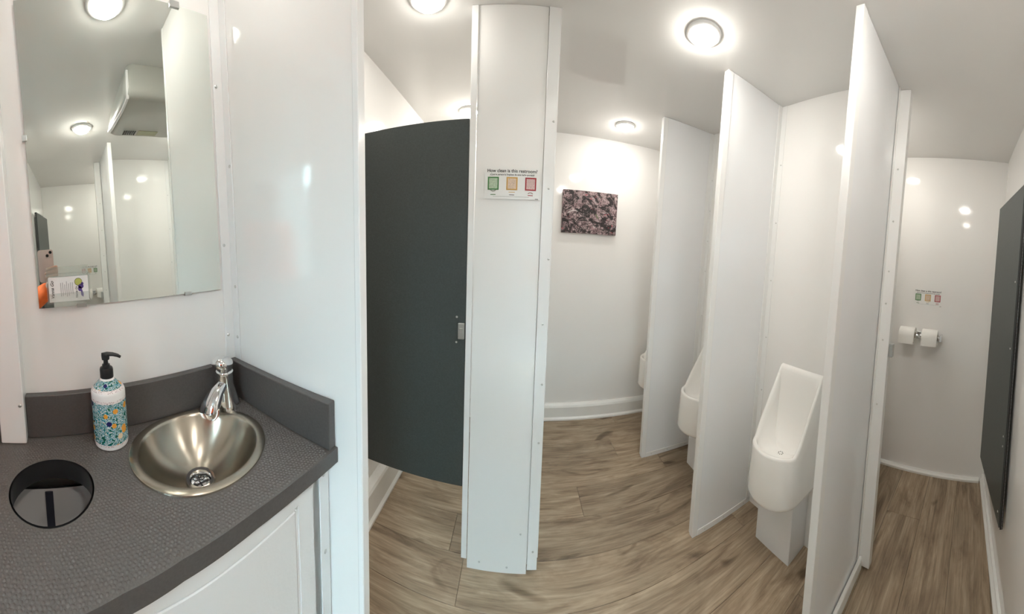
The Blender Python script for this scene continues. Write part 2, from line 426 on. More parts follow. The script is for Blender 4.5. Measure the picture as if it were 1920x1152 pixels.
# corner trims with screws
t = struct(boxes('trim_1', [(.401, .4305, M_Y-.003, M_Y, CT+.094, H), (.4275, .4305, .624, M_Y-.003, CT+.094, H)], 'trim_white', bevel=.0008), 'white angle trim in the corner beside the mirror')
for zz, side in ((1.70, 0), (1.50, 1), (1.30, 0), (1.19, 1), (1.06, 0), (1.055, 1), (1.92, 1)):
    screw(t, (.410, M_Y-.003, zz) if side == 0 else (.4275, .633, zz), '-Y' if side == 0 else '-X')
t = struct(boxes('trim_2', [(-.160, -.104, .612, M_Y, CT+.001, H)], 'trim_white', bevel=.002), 'white boxed trim strip standing on the countertop left of the mirror')
screw(t, (-.128, .612, 1.53), '-Y'); screw(t, (-.112, .612, .985), '-Y'); screw(t, (-.128, .612, 1.86), '-Y')
t = struct(boxes('trim_3', [(1.005, 1.0115, UR_Y, UR_Y+.03, .02, H), (.975, 1.0115, UR_Y, UR_Y+.003, .02, H)], 'trim_white', bevel=.0008), 'white angle trim joining the middle divider to the urinal wall')
for zz in (.35, .62, .9, 1.2, 1.5, 1.8): screw(t, (.985, UR_Y+.003, zz), '+Y')
t = struct(boxes('trim_4', [(1.5795, 1.5825, UR_Y, UR_Y+.03, .02, H), (1.55, 1.5825, UR_Y, UR_Y+.003, .02, H)], 'trim_white', bevel=.0008), 'white angle trim joining the far divider to the urinal wall')
for zz in (.6, .9, 1.2, 1.4, 1.6, 1.8): screw(t, (1.56, UR_Y+.003, zz), '+Y')
t = struct(boxes('trim_5', [(.4275, .4305, .352, .40, .02, CT-.03), (.40, .4275, .3385, .3415, .02, CT-.03)], 'trim_white', bevel=.0006), 'white angle trim where the vanity cabinet meets the wing wall')
for q, ax in (((.4275, .362, .83), '-X'), ((.412, .3385, .845), '-Y'), ((.412, .3385, .68), '-Y'), ((.4275, .362, .70), '-X'), ((.412, .3385, .52), '-Y')): screw(t, q, ax)

# ------------------------------------------------------------------ wing wall beside the vanity, pilaster, dividers
w = empty('wing_wall', (.440, .46, 0)); tag(w, 'glossy white wing wall on the right side of the sink counter', 'wall panel')
boxes('panel', [(-.009, .009, -.198, .193, 0, H-.001)], 'panel_white', w)
boxes('edge_cap', [(-.0115, .0115, -.200, -.188, 0, H-.001)], 'trim_white', w, bevel=.0015)

w = empty('stall_pilaster', (POST_X, .045, 0)); tag(w, 'narrow white pilaster panel carrying the large feedback sign beside the closed stall door', 'wall panel')
boxes('panel', [(.002, .036, -.117, .119, 0, H-.001)], 'panel_white', w)
c = boxes('edge_trim', [(-.002, .0015, .121, .140, .042, H-.001), (-.002, .040, .1395, .143, .042, H-.001)], 'trim_white', w, bevel=.0006)
c = boxes('edge_trim', [(-.002, .0015, -.158, -.119, .022, H-.001), (-.002, .045, -.1605, -.158, .075, H-.001)], 'trim_white', w, bevel=.0006)
for zz in (.10, .55, .78, 1.01, 1.25, 1.50, 1.73): screw(c, (-.002, -.146 + random.uniform(-.006, .006), zz), '-X')
for q in ((-.0005, .07, .035), (-.0005, -.04, .025), (-.0005, -.09, .17)): screw(w, (q[0]+.0025, q[1], q[2]), '-X')
w = empty('stall_partition', (1.58, -.082, 0)); tag(w, 'white side partition of the closed stall behind the pilaster', 'wall panel')
boxes('panel', [(-.492, .53, -.012, .012, 0, H-.001)], 'panel_white', w)
boxes('base_channel', [(-.492, .488, -.018, .018, .0005, .03)], 'trim_white', w, bevel=.001)

def divider(x, y0, y1, label, th=.028):
    w = empty('urinal_divider', (x, y0, 0)); tag(w, label, 'divider', 'white dividers between the urinals')
    boxes('panel', [(-th/2+.002, th/2-.002, y1-y0+.0005, -.004, 0, H-.001)], 'divider_white', w)
    boxes('edge_cap', [(-th/2, th/2, -.030, 0, .012, H-.001)], 'trim_white', w, bevel=.0012)
    bc = boxes('base_channel', [(-th/2-.001, th/2+.001, y1-y0+.0005, -.032, 0.0005, .028)], 'trim_white', w, bevel=.001)
    for yy in (-.07, (y1-y0)*.5, (y1-y0)+.05): screw(bc, (-th/2-.001, yy, .016), '-X')
    return w
divider(1.594, -.792, UR_Y, 'white urinal divider panel between the urinal nearest the painting and the middle urinal')
divider(1.020, -.792, UR_Y, 'white urinal divider panel between the middle urinal and the urinal beside the open stall')
w = divider(.414, -.792, -1.252, 'tall white divider panel whose end runs back to the open stall entrance')
jb = boxes('jamb', [(-.062, -.0145, -.462, -.425, .012, H-.001), (-.0165, -.0145, -.425, -.40, .012, H-.001)], 'trim_white', w, bevel=.001)
for zz in (.72, 1.0, 1.16, 1.3, 1.52, 1.75): screw(jb, (-.034, -.425, zz), '+Y')
boxes('baseboard', [(-.030, -.0155, -.425, -.034, .0005, .055)], 'base_white', w, bevel=.003)
boxes('strike_plate', [(-.080, -.0635, -.458, -.430, .928, .985)], 'satin_metal', w, bevel=.0015)

# ------------------------------------------------------------------ grey stall doors
def stall_door(loc, rz, wdt, z0, z1, label, hinge=False, flip=1):
    w = empty('stall_door', loc, rz); tag(w, label, 'door', 'grey stall doors')
    boxes('leaf', [(-.009, .009, 0, wdt, z0, z1)], 'stall_grey', w, bevel=.0012)
    return w
d = stall_door((POST_X+.010, .190, 0), 0, .455, .345, 1.735, 'closed dark grey stall door between the wing wall and the pilaster')
lt = boxes('latch', [(-.022, -.009, .002, .026, .940, 1.002)], 'satin_metal', d, bevel=.002)
boxes('latch_slide', [(-.026, -.022, .008, .020, .962, .984)], 'satin_metal', lt, bevel=.001)
screw(d, (-.009, .033, 1.022), '-X'); screw(d, (-.009, .033, .925), '-X')
bm = bmesh.new()
for k in range(46):
    z = .36 + k*.03; tube(bm, [(.0, .464, z), (.0, .464, z+.027)], [.005, .005], 8)
obj('piano_hinge', bm, 'satin_metal', d, smooth=True)
# open door: hinged on the side wall, swung into the stall
D2H = Vector((-.176, -1.195, 0)); D2F = Vector((-.108, -1.66, 0))
ang = math.atan2(-(D2F-D2H).x, (D2F-D2H).y)
d = stall_door(D2H, ang, (D2F-D2H).length, .318, 1.715, 'open dark grey stall door folded back against the side wall of the paper roll stall')
bm = bmesh.new()
for k in range(92):
    z = .322 + k*.015; tube(bm, [(.0, -.006, z), (.0, -.006, z+.0132)], [.0052, .0052], 8)
hg = obj('piano_hinge', bm, 'satin_metal', d, smooth=True)
boxes('hinge_leaf', [(-.007, .004, -.011, -.007, .32, 1.71)], 'black_plastic', d)
for zz in (.36, .62, .66, 1.02, 1.3): screw(d, (-.009, .03, zz), '-X'); screw(d, (.009, .03, zz), '+X')

# ------------------------------------------------------------------ ceiling lights and air conditioner
def ceiling_light(x, y, label, k=1.0, name='ceiling_light'):
    w = empty(name, (x, y, H)); tag(w, label, 'ceiling light', 'round ceiling puck lights')
    lathe('housing', [(.052, 0), (.064, 0), (.063, -.006), (.056, -.011), (.051, -.011), (.0505, -.004)], 'trim_white', w, n=36, cap0=False, cap1=False)
    lathe('lens', [(.0495, -.002), (.049, -.010), (.046, -.018), (.038, -.025), (.022, -.030), (.001, -.031)], lamp_lens(k*.85), w, n=32)
ceiling_light(.21, .34, 'round ceiling light above the sink counter', .40, name='ceiling_light_offscreen')
ceiling_light(.20, -.55, 'round ceiling light in front of the open stall entrance', 1.2, name='ceiling_light_offscreen')
ceiling_light(.925, -.60, 'round ceiling light in front of the middle divider', 1.0)
ceiling_light(1.83, -.64, 'round ceiling light nearest the painting wall', .75)
ceiling_light(1.82, .332, 'round ceiling light inside the closed grey door stall')
ceiling_light(.60, -1.50, 'round ceiling light inside the open stall, glinting on its back wall', .60, name='ceiling_light_offscreen')
ceiling_light(.985, .325, 'round ceiling light just outside the closed grey stall door', .5)

w = empty('air_conditioner', (.51, -.145, H)); tag(w, 'off-white ceiling air conditioner with curved ends and vent slots seen in the mirror', 'air conditioner')
bm = bmesh.new()
def rrect(hx, hy, r, z, n=5):
    out = []
    for cx, cy, a0 in ((hx-r, hy-r, 0), (-hx+r, hy-r, 90), (-hx+r, -hy+r, 180), (hx-r, -hy+r, 270)):
        for k in range(n+1):
            a = math.radians(a0 + 90*k/n); out.append((cx + r*math.cos(a), cy + r*math.sin(a), z))
    return out
loft(bm, [rrect(.16, .20, .03, -.0005), rrect(.175, .205, .03, -.05), rrect(.185, .21, .03, -.105), rrect(.18, .205, .03, -.128), rrect(.165, .19, .03, -.142)])
body = obj('body', bm, 'ac_white', w, smooth=True)
for k in range(6): boxes('vent_slot', [(-.11+k*.012, -.104+k*.012, -.175, -.125, -.1445, -.1415)], 'slot_dark', body)
bm = bmesh.new(); tube(bm, [(-.165, .20, -.03), (-.168, .205, -.10), (-.166, .19, -.138), (-.168, .10, -.144), (-.176, .0, -.143), (-.180, -.10, -.138), (-.184, -.17, -.128)], [.006, .007, .007, .007, .008, .009, .010], 10)
obj('end_trim', bm, 'trim_white', w, smooth=True)
boxes('rating_label', [(-.03, .08, -.175, -.12, -.1435, -.1418)], 'ac_label', w)

# ------------------------------------------------------------------ vanity: cabinet, counter, sink, faucet
CFY = .346
w = empty('vanity_cabinet', (0, CFY, 0)); tag(w, 'white vanity cabinet with a framed door below the dark countertop', 'cabinet')
boxes('body', [(-.55, .428, .016, .30, .07, .30), (-.55, .428, .016, .034, .30, CT-.031), (.41, .428, .034, .30, .30, CT-.031), (-.55, -.53, .034, .30, .30, CT-.031)], 'cabinet_white', w)
boxes('toe_kick', [(-.55, .428, .05, .07, .0, .07)], 'cabinet_white', w)
def framed_door(x0, x1, z0, z1):
    dd = boxes('door', [(x0, x1, .004, .015, z0, z1)], 'cabinet_white', w)
    fw = .040
    boxes('door_frame', [(x0, x1, 0, .004, z1-fw, z1), (x0, x1, 0, .004, z0, z0+fw), (x0, x0+fw, 0, .004, z0+fw, z1-fw), (x1-fw, x1, 0, .004, z0+fw, z1-fw)], 'cabinet_white', dd)
    boxes('groove', [(x0+fw, x1-fw, .0028, .0042, z1-fw-.006, z1-fw), (x1-fw-.006, x1-fw, .0028, .0042, z0+fw, z1-fw), (x0+fw, x0+fw+.006, .0028, .0042, z0+fw, z1-fw)], 'cabinet_white', dd)
    boxes('panel', [(x0+fw+.007, x1-fw-.007, .001, .004, z0+fw+.007, z1-fw-.007)], 'cabinet_white', dd, bevel=.002)
framed_door(-.06, .388, .12, CT-.038); framed_door(-.52, -.066, .12, CT-.038)

# countertop with two cut-outs
SK = (.237, .510); SRX, SRY = .141, .122
HK = (-.047, .486); HR = .0735
ctop = empty('countertop', (0, .32, CT)); tag(ctop, 'dark grey hammered laminate countertop with a round waste hole', 'countertop')
bm = bmesh.new()
def plate(bm, outer, holes, z0, z1):
    vs_, es = [], []
    for loop in [outer] + holes:
        vv = [bm.verts.new((a, b, z1)) for a, b in loop]
        for k in range(len(vv)): es.append(bm.edges.new((vv[k], vv[(k+1) % len(vv)])))
        vs_.append(vv)
    r = bmesh.ops.triangle_fill(bm, edges=es, use_beauty=True, use_dissolve=False)
    faces = [f for f in bm.faces]
    ex = bmesh.ops.extrude_face_region(bm, geom=faces)
    for v in [q for q in ex['geom'] if isinstance(q, bmesh.types.BMVert)]: v.co.z = z0
ell = lambda c, rx, ry, n: [(c[0] + rx*math.cos(2*math.pi*k/n), c[1] + ry*math.sin(2*math.pi*k/n)) for k in range(n)]
plate(bm, [(-.56, .205), (-.40, .222), (-.25, .246), (-.12, .276), (-.04, .298), (.04, .316), (.12, .325), (.24, .327), (.33, .323), (.4295, .316), (.4295, M_Y-.0005), (-.56, M_Y-.0005)], [ell(SK, SRX-.012, SRY-.012, 64), ell(HK, HR, HR, 48)], -.030, 0)
for v in bm.verts: v.co.y -= .32
bmesh.ops.recalc_face_normals(bm, faces=bm.faces)
for f in bm.faces: f.material_index = 0 if f.normal.z > .5 else 1
me = bpy.data.meshes.new('top'); bm.to_mesh(me); bm.free()
me.materials.append(MATS['hammered_laminate']); me.materials.append(MATS['laminate_grey'])
link('top', me, [], ctop)
def relief():
    rnd = random.Random(5); bm = bmesh.new(); st = .0062
    def front(x):
        P_ = [(-.56, .205), (-.40, .222), (-.25, .246), (-.12, .276), (-.04, .298), (.04, .316), (.12, .325), (.24, .327), (.33, .323), (.4295, .316)]
        for (xa, ya), (xb, yb) in zip(P_[:-1], P_[1:]):
            if xa <= x <= xb: return ya + (yb-ya)*(x-xa)/(xb-xa)
        return .33
    j = 0; y = .208
    while y < .632:
        x = -.34 + (st/2 if j % 2 else 0)
        while x < .408:
            px, py = x + rnd.uniform(-.0011, .0011), y + rnd.uniform(-.0011, .0011)
            x += st
            if py < front(px) + .004: continue
            if ((px-SK[0])/(SRX+.003))**2 + ((py-SK[1])/(SRY+.003))**2 < 1: continue
            if (px-HK[0])**2 + (py-HK[1])**2 < (HR+.004)**2: continue
            if py > .605 and px < -.10: continue
            r = rnd.uniform(.0024, .0031); hh = rnd.uniform(.0010, .0014); a0 = rnd.uniform(0, 1)
            R_ = [[bm.verts.new((px + r*k_*math.cos(a0 + math.pi*q/3), py - .32 + r*k_*math.sin(a0 + math.pi*q/3), z_)) for q in range(6)] for k_, z_ in ((1.0, .0001), (.55, hh*.75))]
            top = bm.verts.new((px, py - .32, hh))
            for q in range(6):
                q2 = (q+1) % 6
                bm.faces.new((R_[0][q], R_[0][q2], R_[1][q2], R_[1][q])); bm.faces.new((R_[1][q], R_[1][q2], top))
        y += st*.866; j += 1
    me = bpy.data.meshes.new('hammered_relief'); bm.to_mesh(me); bm.free()
    o = link('hammered_relief', me, 'hammered_laminate', ctop, smooth=True); o['kind'] = 'stuff'
relief()
boxes('backsplash', [(-.103, .4105, .314, .3335, .0003, .094)], 'laminate_grey', ctop, bevel=.0015)
boxes('backsplash', [(-.56, -.162, .314, .3335, .0003, .094)], 'laminate_grey', ctop, bevel=.0015)
boxes('backsplash', [(.4108, .4295, .001, .3335, .0003, .094)], 'laminate_grey', ctop, bevel=.0015)
lathe('hole_collar', [(.0733, .001), (.0733, -.034), (.0705, -.034), (.0705, .0005)], 'bin_black', ctop, loc=(HK[0], HK[1]-.32, 0), n=48, cap0=False, cap1=False)

w = empty('waste_bin', (HK[0]-.005, HK[1]-.005, .302)); tag(w, 'dark waste bin standing below the round hole in the counter', 'bin')
bm = bmesh.new(); loft(bm, [rrect(.085, .085, .02, 0), rrect(.11, .11, .02, .52), rrect(.106, .106, .02, .52), rrect(.082, .082, .02, .004)], cap1=True); obj('bucket', bm, 'bin_black', w, smooth=True)
bm = bmesh.new(); loft(bm, [rrect(.1055, .1055, .02, .519), rrect(.100, .100, .02, .47), rrect(.088, .088, .03, .43), rrect(.055, .055, .03, .408), rrect(.02, .02, .01, .402)], cap0=False); obj('liner', bm, 'bin_liner', w, smooth=True)
bm = bmesh.new(); tube(bm, [(-.010, .103, .515), (-.010, .097, .47), (-.009, .084, .433), (-.008, .05, .412), (-.007, 0, .406)], [(.002, .0085)]*5, 10); obj('strap', bm, 'bin_strip', w)

w = empty('sink', (SK[0], SK[1], CT)); tag(w, 'round brushed steel drop-in sink in the dark countertop', 'sink')
def eloft(name, prof, mats, parent, n=72, ry=SRY/SRX, **k):
    bm = bmesh.new(); loft(bm, [circ(max(r, 1e-4), z, n, ry=max(r, 1e-4)*(ry + (1-ry)*min(1, max(0, (.09-r)/.06)))) for r, z in prof], False, False)
    return obj(name, bm, mats, parent, smooth=True)
bowl = [(.141, .0006), (.1405, .0032), (.138, .0045), (.125, .0040), (.1215, .0022), (.1195, -.002), (.112, -.016), (.098, -.034), (.080, -.050), (.058, -.063), (.038, -.070), (.026, -.073), (.021, -.075)]
eloft('bowl', bowl, 'brushed_steel', w)
dr = lathe('drain', [(.030, -.0710), (.029, -.0693), (.022, -.0702), (.019, -.075), (.019, -.092), (.001, -.093)], 'chrome', w, cap0=False)
boxes('drain_cross', [(-.018, .018, -.0015, .0015, -.083, -.081), (-.0015, .0015, -.018, .018, -.083, -.081)], 'slot_dark', dr)

FA = (.352, .596)
w = empty('faucet', (FA[0], FA[1], CT), math.radians(0)); w.scale = (1.3, 1.3, 1.06); tag(w, 'chrome push-button faucet standing in the corner behind the sink', 'faucet')
bm = bmesh.new(); tube(bm, [(.012, .006, .0005), (.011, .006, .012), (.008, .004, .035), (.006, .002, .06), (.005, .001, .075), (.005, 0, .086)], [(.027, .024), (.026, .023), (.021, .02), (.0165, .0165), (.0165, .0165), (.0155, .0155)], 20)
obj('body', bm, 'chrome', w, smooth=True)
dv = Vector((-.93, -.37, 0)).normalized()
bm = bmesh.new()
pts = [Vector((.006, .002, .062)), Vector((.002, -.002, .060)) + dv*.008, Vector((0, 0, .050)) + dv*.020, Vector((0, 0, .034)) + dv*.034, Vector((0, 0, .014)) + dv*.045, Vector((0, 0, .006)) + dv*.047]
tube(bm, pts, [(.009, .009), (.011, .010), (.015, .012), (.018, .013), (.020, .013), (.016, .009)], 18)
sp = obj('spout', bm, 'chrome', w, smooth=True)
lathe('collar', [(.0165, .083), (.0175, .086), (.0165, .089), (.0145, .091), (.0145, .098), (.012, .099)], 'chrome', w, loc=(.005, 0, 0), n=24)
bm = bmesh.new(); loft(bm, [circ(.010, .097, 24), circ(.0185, .101, 24), circ(.021, .108, 24), circ(.0195, .116, 24), circ(.014, .122, 24), circ(.005, .1245, 24)])
for v in bm.verts:
    v.co.z += -.22*(v.co.x*dv.x + v.co.y*dv.y)*-1*.5
obj('push_button', bm, 'chrome', w, loc=(-.001, -.003, 0), smooth=True)

# soap bottle
w = empty('soap_dispenser', (.077, .595, CT)); w.scale = (.96, .96, .93); tag(w, 'floral printed soap bottle with a black pump on the counter', 'soap dispenser')
prof = [(.030, .0005), (.0365, .003), (.0375, .010), (.0375, .014), (.0375, .104), (.0375, .110), (.0375, .120), (.0355, .126), (.031, .131), (.022, .140), (.0165, .146), (.0155, .150)]
lathe('bottle', prof, ['bottle_white', 'dotted_print', 'floral_print'], w, mi=[0, 0, 1, 2, 1, 0, 0, 1, 2, 2, 0], n=48)
cl = lathe('pump_collar', [(.0145, .1495), (.0148, .151), (.0148, .168), (.0135, .172), (.009, .174), (.0085, .179), (.0055, .180), (.0045, .196)], 'black_plastic', w, n=28)
bm = bmesh.new(); tube(bm, [(0, 0, .190), (0, 0, .197), (0, 0, .202), (0, 0, .2045)], [.0085, .0092, .0088, .004], 18)
tube(bm, [(-.008, 0, .2005), (.004, -.001, .2020), (.016, -.003, .2005), (.026, -.005, .197), (.032, -.006, .193)], [(.005, .005), (.0075, .0048), (.0065, .0042), (.005, .0038), (.0036, .003)], 14)
obj('pump_head', bm, 'black_plastic', w, smooth=True)

# ------------------------------------------------------------------ mirror with clips and card holder
MX0, MX1, MZ0, MZ1 = -.0555, .392, 1.186, 1.862
w = empty('wall_mirror', ((MX0+MX1)/2, M_Y, MZ0)); tag(w, 'frameless rectangular mirror above the sink held by metal clips', 'mirror')
cx_ = (MX0+MX1)/2
bm = bmesh.new(); bm_box(bm, MX0-cx_, MX1-cx_, -.006, -.0003, 0, MZ1-MZ0)
bmesh.ops.recalc_face_normals(bm, faces=bm.faces)
for f in bm.faces: f.material_index = 0 if f.normal.y < -.5 else 1
me = bpy.data.meshes.new('glass'); bm.to_mesh(me); bm.free(); me.materials.append(MATS['mirror_glass']); me.materials.append(MATS['mirror_edge'])
link('glass', me, [], w)
for x, z, sx, sz in ((.305, MZ1-MZ0, .012, .007), (.297, 0, .009, .004), (.040, 0, .011, .004)):
    s = 1 if z > .1 else -1
    boxes('clip', [(x-cx_-sx, x-cx_+sx, -.009, -.0062, z-sz, z+sz), (x-cx_-sx, x-cx_+sx, -.0062, -.0003, z+s*.0005 if s > 0 else z-sz, z+sz if s > 0 else z-.0005)], 'satin_metal', w)
boxes('clip', [(MX0-cx_-.006, MX0-cx_+.004, -.009, -.0062, .372, .384)], 'satin_metal', w)

HX0, HX1 = -.034, .060
w = empty('card_holder', (.013, M_Y-.0065, 1.198)); tag(w, 'clear acrylic business card holder stuck on the lower mirror corner', 'card holder')
boxes('tray', [(-.047, .047, -.0030, -.0005, 0, .078), (-.047, .047, -.030, -.003, 0, .003), (-.047, -.0445, -.030, -.003, .003, .062), (.0445, .047, -.030, -.003, .003, .062), (-.0445, .0445, -.030, -.0275, .003, .022)], 'acrylic', w)
boxes('rim', [(-.047, .047, -.031, -.026, .060, .0625)], 'acrylic', w, bevel=.0008)
def text(name, body, size, mt, parent, M4, align='CENTER', shear=0.0, ext=.00012):
    cu = bpy.data.curves.new(name, 'FONT'); cu.body = body; cu.size = size; cu.align_x = align; cu.align_y = 'CENTER'; cu.extrude = ext; cu.shear = shear; cu.offset = size*.018
    o = bpy.data.objects.new(name, cu); COL.objects.link(o)
    dg = bpy.context.evaluated_depsgraph_get(); me = bpy.data.meshes.new_from_object(o.evaluated_get(dg))
    bpy.data.objects.remove(o); bpy.data.curves.remove(cu)
    me.transform(M4); me.materials.clear(); me.materials.append(MATS[mt])
    return link(name, me, [], parent)
def frame_mat(origin, right, upv):
    r, u = Vector(right), Vector(upv); nn = r.cross(u)
    Mx = Matrix((r, u, nn)).transposed().to_4x4(); Mx.translation = Vector(origin); return Mx
random.seed(3)
for k in range(5):
    c = empty('business_card', (.013, M_Y-.0065-.0262+k*.0042, 1.2015)); 
    tag(c, 'printed business card with a purple emblem, foremost in the acrylic holder' if k == 0 else ('white business card directly behind the printed one in the holder', 'white business card in the middle of the holder stack', 'white business card just before the rearmost in the holder', 'rearmost white business card in the holder, next to the mirror glass')[k-1], 'business card', 'cards in the acrylic holder')
    boxes('card', [(-.0425, .0425, -.0006, .0006, 0, .052)], 'card_white', c)
    if k == 0:
        rr, uu = (0, 0, 1), (-1, 0, 0)          # print runs bottom to top
        text('lettering', 'Vanna Go', .0095, 'ink', c, frame_mat((-.0345, -.0008, .026), rr, uu), shear=.35)
        text('lettering', 'Vanna Go', .0062, 'ink', c, frame_mat((.0165, -.0008, .018), rr, uu), shear=.35)
        for q in range(7):
            x_ = -.017 + q*.0042
            boxes('print_line', [(x_, x_+.0010, -.0009, -.0006, .010+random.uniform(0, .006), .036+random.uniform(0, .008))], 'ink_grey', c)
        lg = lathe('emblem_disc', [(.0075, 0), (.0075, .0003)], 'print_olive', c, loc=(.0215, -.0006, .040), rot=(math.pi/2, 0, 0), n=24)
        lathe('emblem_ring', [(.0082, .0), (.0082, .0004), (.0074, .0004), (.0074, 0)], 'ink', lg, n=28, cap0=False, cap1=False)
        bm = bmesh.new()
        for cxx, czz, rx_, rz_ in ((.0265, .030, .0058, .0050), (.0240, .025, .0042, .0055), (.0295, .0355, .0030, .0030), (.0275, .016, .0022, .0070), (.0295, .0125, .0016, .0055)):
            vv = [bm.verts.new((cxx + rx_*math.cos(2*math.pi*q/18), -.0010, czz + rz_*math.sin(2*math.pi*q/18))) for q in range(18)]
            bm.faces.new(vv)
            vv2 = [bm.verts.new((v.co.x, -.0006, v.co.z)) for v in vv]
            for q in range(18): bm.faces.new((vv[q], vv[(q+1) % 18], vv2[(q+1) % 18], vv2[q]))
        obj('emblem_figure', bm, 'print_purple', c)

# ------------------------------------------------------------------ feedback signs (codes left out, frames and words kept)
def feedback_sign(loc, R, U, label):
    w = empty('feedback_sign', loc); tag(w, label, 'sign', 'restroom feedback signs')
    M0 = frame_mat((0, 0, 0), R, U)
    def fl(name, rects, mt, z0, z1, parent=w):
        bm = bmesh.new()
        for a0, a1, b0, b1 in rects: bm_box(bm, a0, a1, b0, b1, z0, z1)
        bmesh.ops.transform(bm, matrix=M0, verts=bm.verts); return obj(name, bm, mt, parent)
    fl('sheet', [(-.097, .097, -.055, .056)], 'sign_white', .0002, .0009)
    text('lettering', 'How clean is this restroom?', .0155, 'ink', w, M0 @ Matrix.Translation((.0, .0425, .0010)))
    text('lettering', '¿Qué le parece la limpieza de este baño portátil?', .0080, 'ink', w, M0 @ Matrix.Translation((0, .0295, .0010)))
    for k, (cx, cn) in enumerate(((-.066, 'green'), (.0, 'amber'), (.066, 'red'))):
        hw, hh, t_ = .0195, .0225, .0045; cy = -.001
        f = fl('colour_frame', [(cx-hw, cx+hw, cy+hh-t_, cy+hh), (cx-hw, cx+hw, cy-hh, cy-hh+t_), (cx-hw, cx-hw+t_, cy-hh+t_, cy+hh-t_), (cx+hw-t_, cx+hw, cy-hh+t_, cy+hh-t_)], 'print_'+cn, .0009, .0012)
        fl('colour_field', [(cx-hw+t_, cx+hw-t_, cy-hh+t_, cy+hh-t_)], 'print_'+cn+'_pale', .0009, .0011)
        bm = bmesh.new()
        if k != 1:
            sg = -1 if k == 0 else 1
            N = 12; o_, i_ = [], []
            for q in range(N+1):
                a = math.radians(40 + 100*q/N)
                for lst, r in ((o_, .0125), (i_, .0105)):
                    lst.append((cx + r*math.cos(a), -.0345 + (.0 if sg > 0 else .0105) + sg*(r*math.sin(a) - .0075), .0011))
            O_ = [bm.verts.new(v) for v in o_]; I_ = [bm.verts.new(v) for v in i_]
            for q in range(N): bm.faces.new((O_[q], O_[q+1], I_[q+1], I_[q]))
            bmesh.ops.solidify(bm, geom=bm.faces[:], thickness=.0002)
        else:
            bm_box(bm, cx-.011, cx+.011, -.0315, -.0295, .0009, .0012)
        bmesh.ops.transform(bm, matrix=M0, verts=bm.verts)
        obj('mouth_mark', bm, 'print_'+cn, w)
        fl('small_print', [(cx-.009, cx+.009, -.0415, -.0388)], 'print_'+cn if k != 1 else 'ink_grey', .0009, .0011)
    fl('small_print', [(-.066, .062, -.0468, -.0460)], 'ink_grey', .0009, .0010)
    fl('small_print', [(.083, .094, -.0530, -.0510)], 'ink', .0009, .0010)
    return w
feedback_sign((POST_X-.002+.0015, .034, 1.512), (0, -1, 0), (0, 0, 1), 'large white feedback sign with three coloured squares on the pilaster')
feedback_sign((.316, BACK_Y, 1.152), (-1, 0, 0), (0, 0, 1), 'white feedback sign with three coloured squares above the toilet paper rolls')

# ------------------------------------------------------------------ painting
w = empty('painting', (FAR_X, -.500, 1.56)); tag(w, 'unframed abstract canvas with black and mauve paint splatter on the end wall', 'painting')
bm = bmesh.new(); bm_box(bm, -.028, -.001, -.205, .205, -.152, .152)
bmesh.ops.bevel(bm, geom=list(bm.edges), offset=.002, segments=1, affect='EDGES'); bmesh.ops.recalc_face_normals(bm, faces=bm.faces)
for f in bm.faces: f.material_index = 0 if f.normal.x < -.5 else 1
me = bpy.data.meshes.new('canvas'); bm.to_mesh(me); bm.free(); me.materials.append(MATS['splatter_paint']); me.materials.append(MATS['canvas_edge'])
link('canvas', me, [], w)
bm = bmesh.new()
random.seed(11)
for k in range(48):
    y0, z0 = random.uniform(-.18, .16), random.uniform(-.13, .13); a = random.uniform(0, 6.28); r = random.uniform(.02, .06); sw = random.uniform(1.2, 3.4)
    pts = []
    for q in range(9):
        aa = a + sw*q/8; yy, zz = y0 + r*math.cos(aa), z0 + .8*r*math.sin(aa)
        pts.append((-.0282, max(-.2, min(.2, yy)), max(-.148, min(.148, zz))))
    tube(bm, pts, [random.uniform(.0008, .0022) for _ in pts], 6)
obj('paint_strokes', bm, 'ink', w)
bm = bmesh.new()
tube(bm, [(-.0284, .165-.008*q, -.012 + .02*math.sin(q*.26)) for q in range(10)], [.0018]*10, 6)
obj('paint_strokes', bm, 'card_white', w)

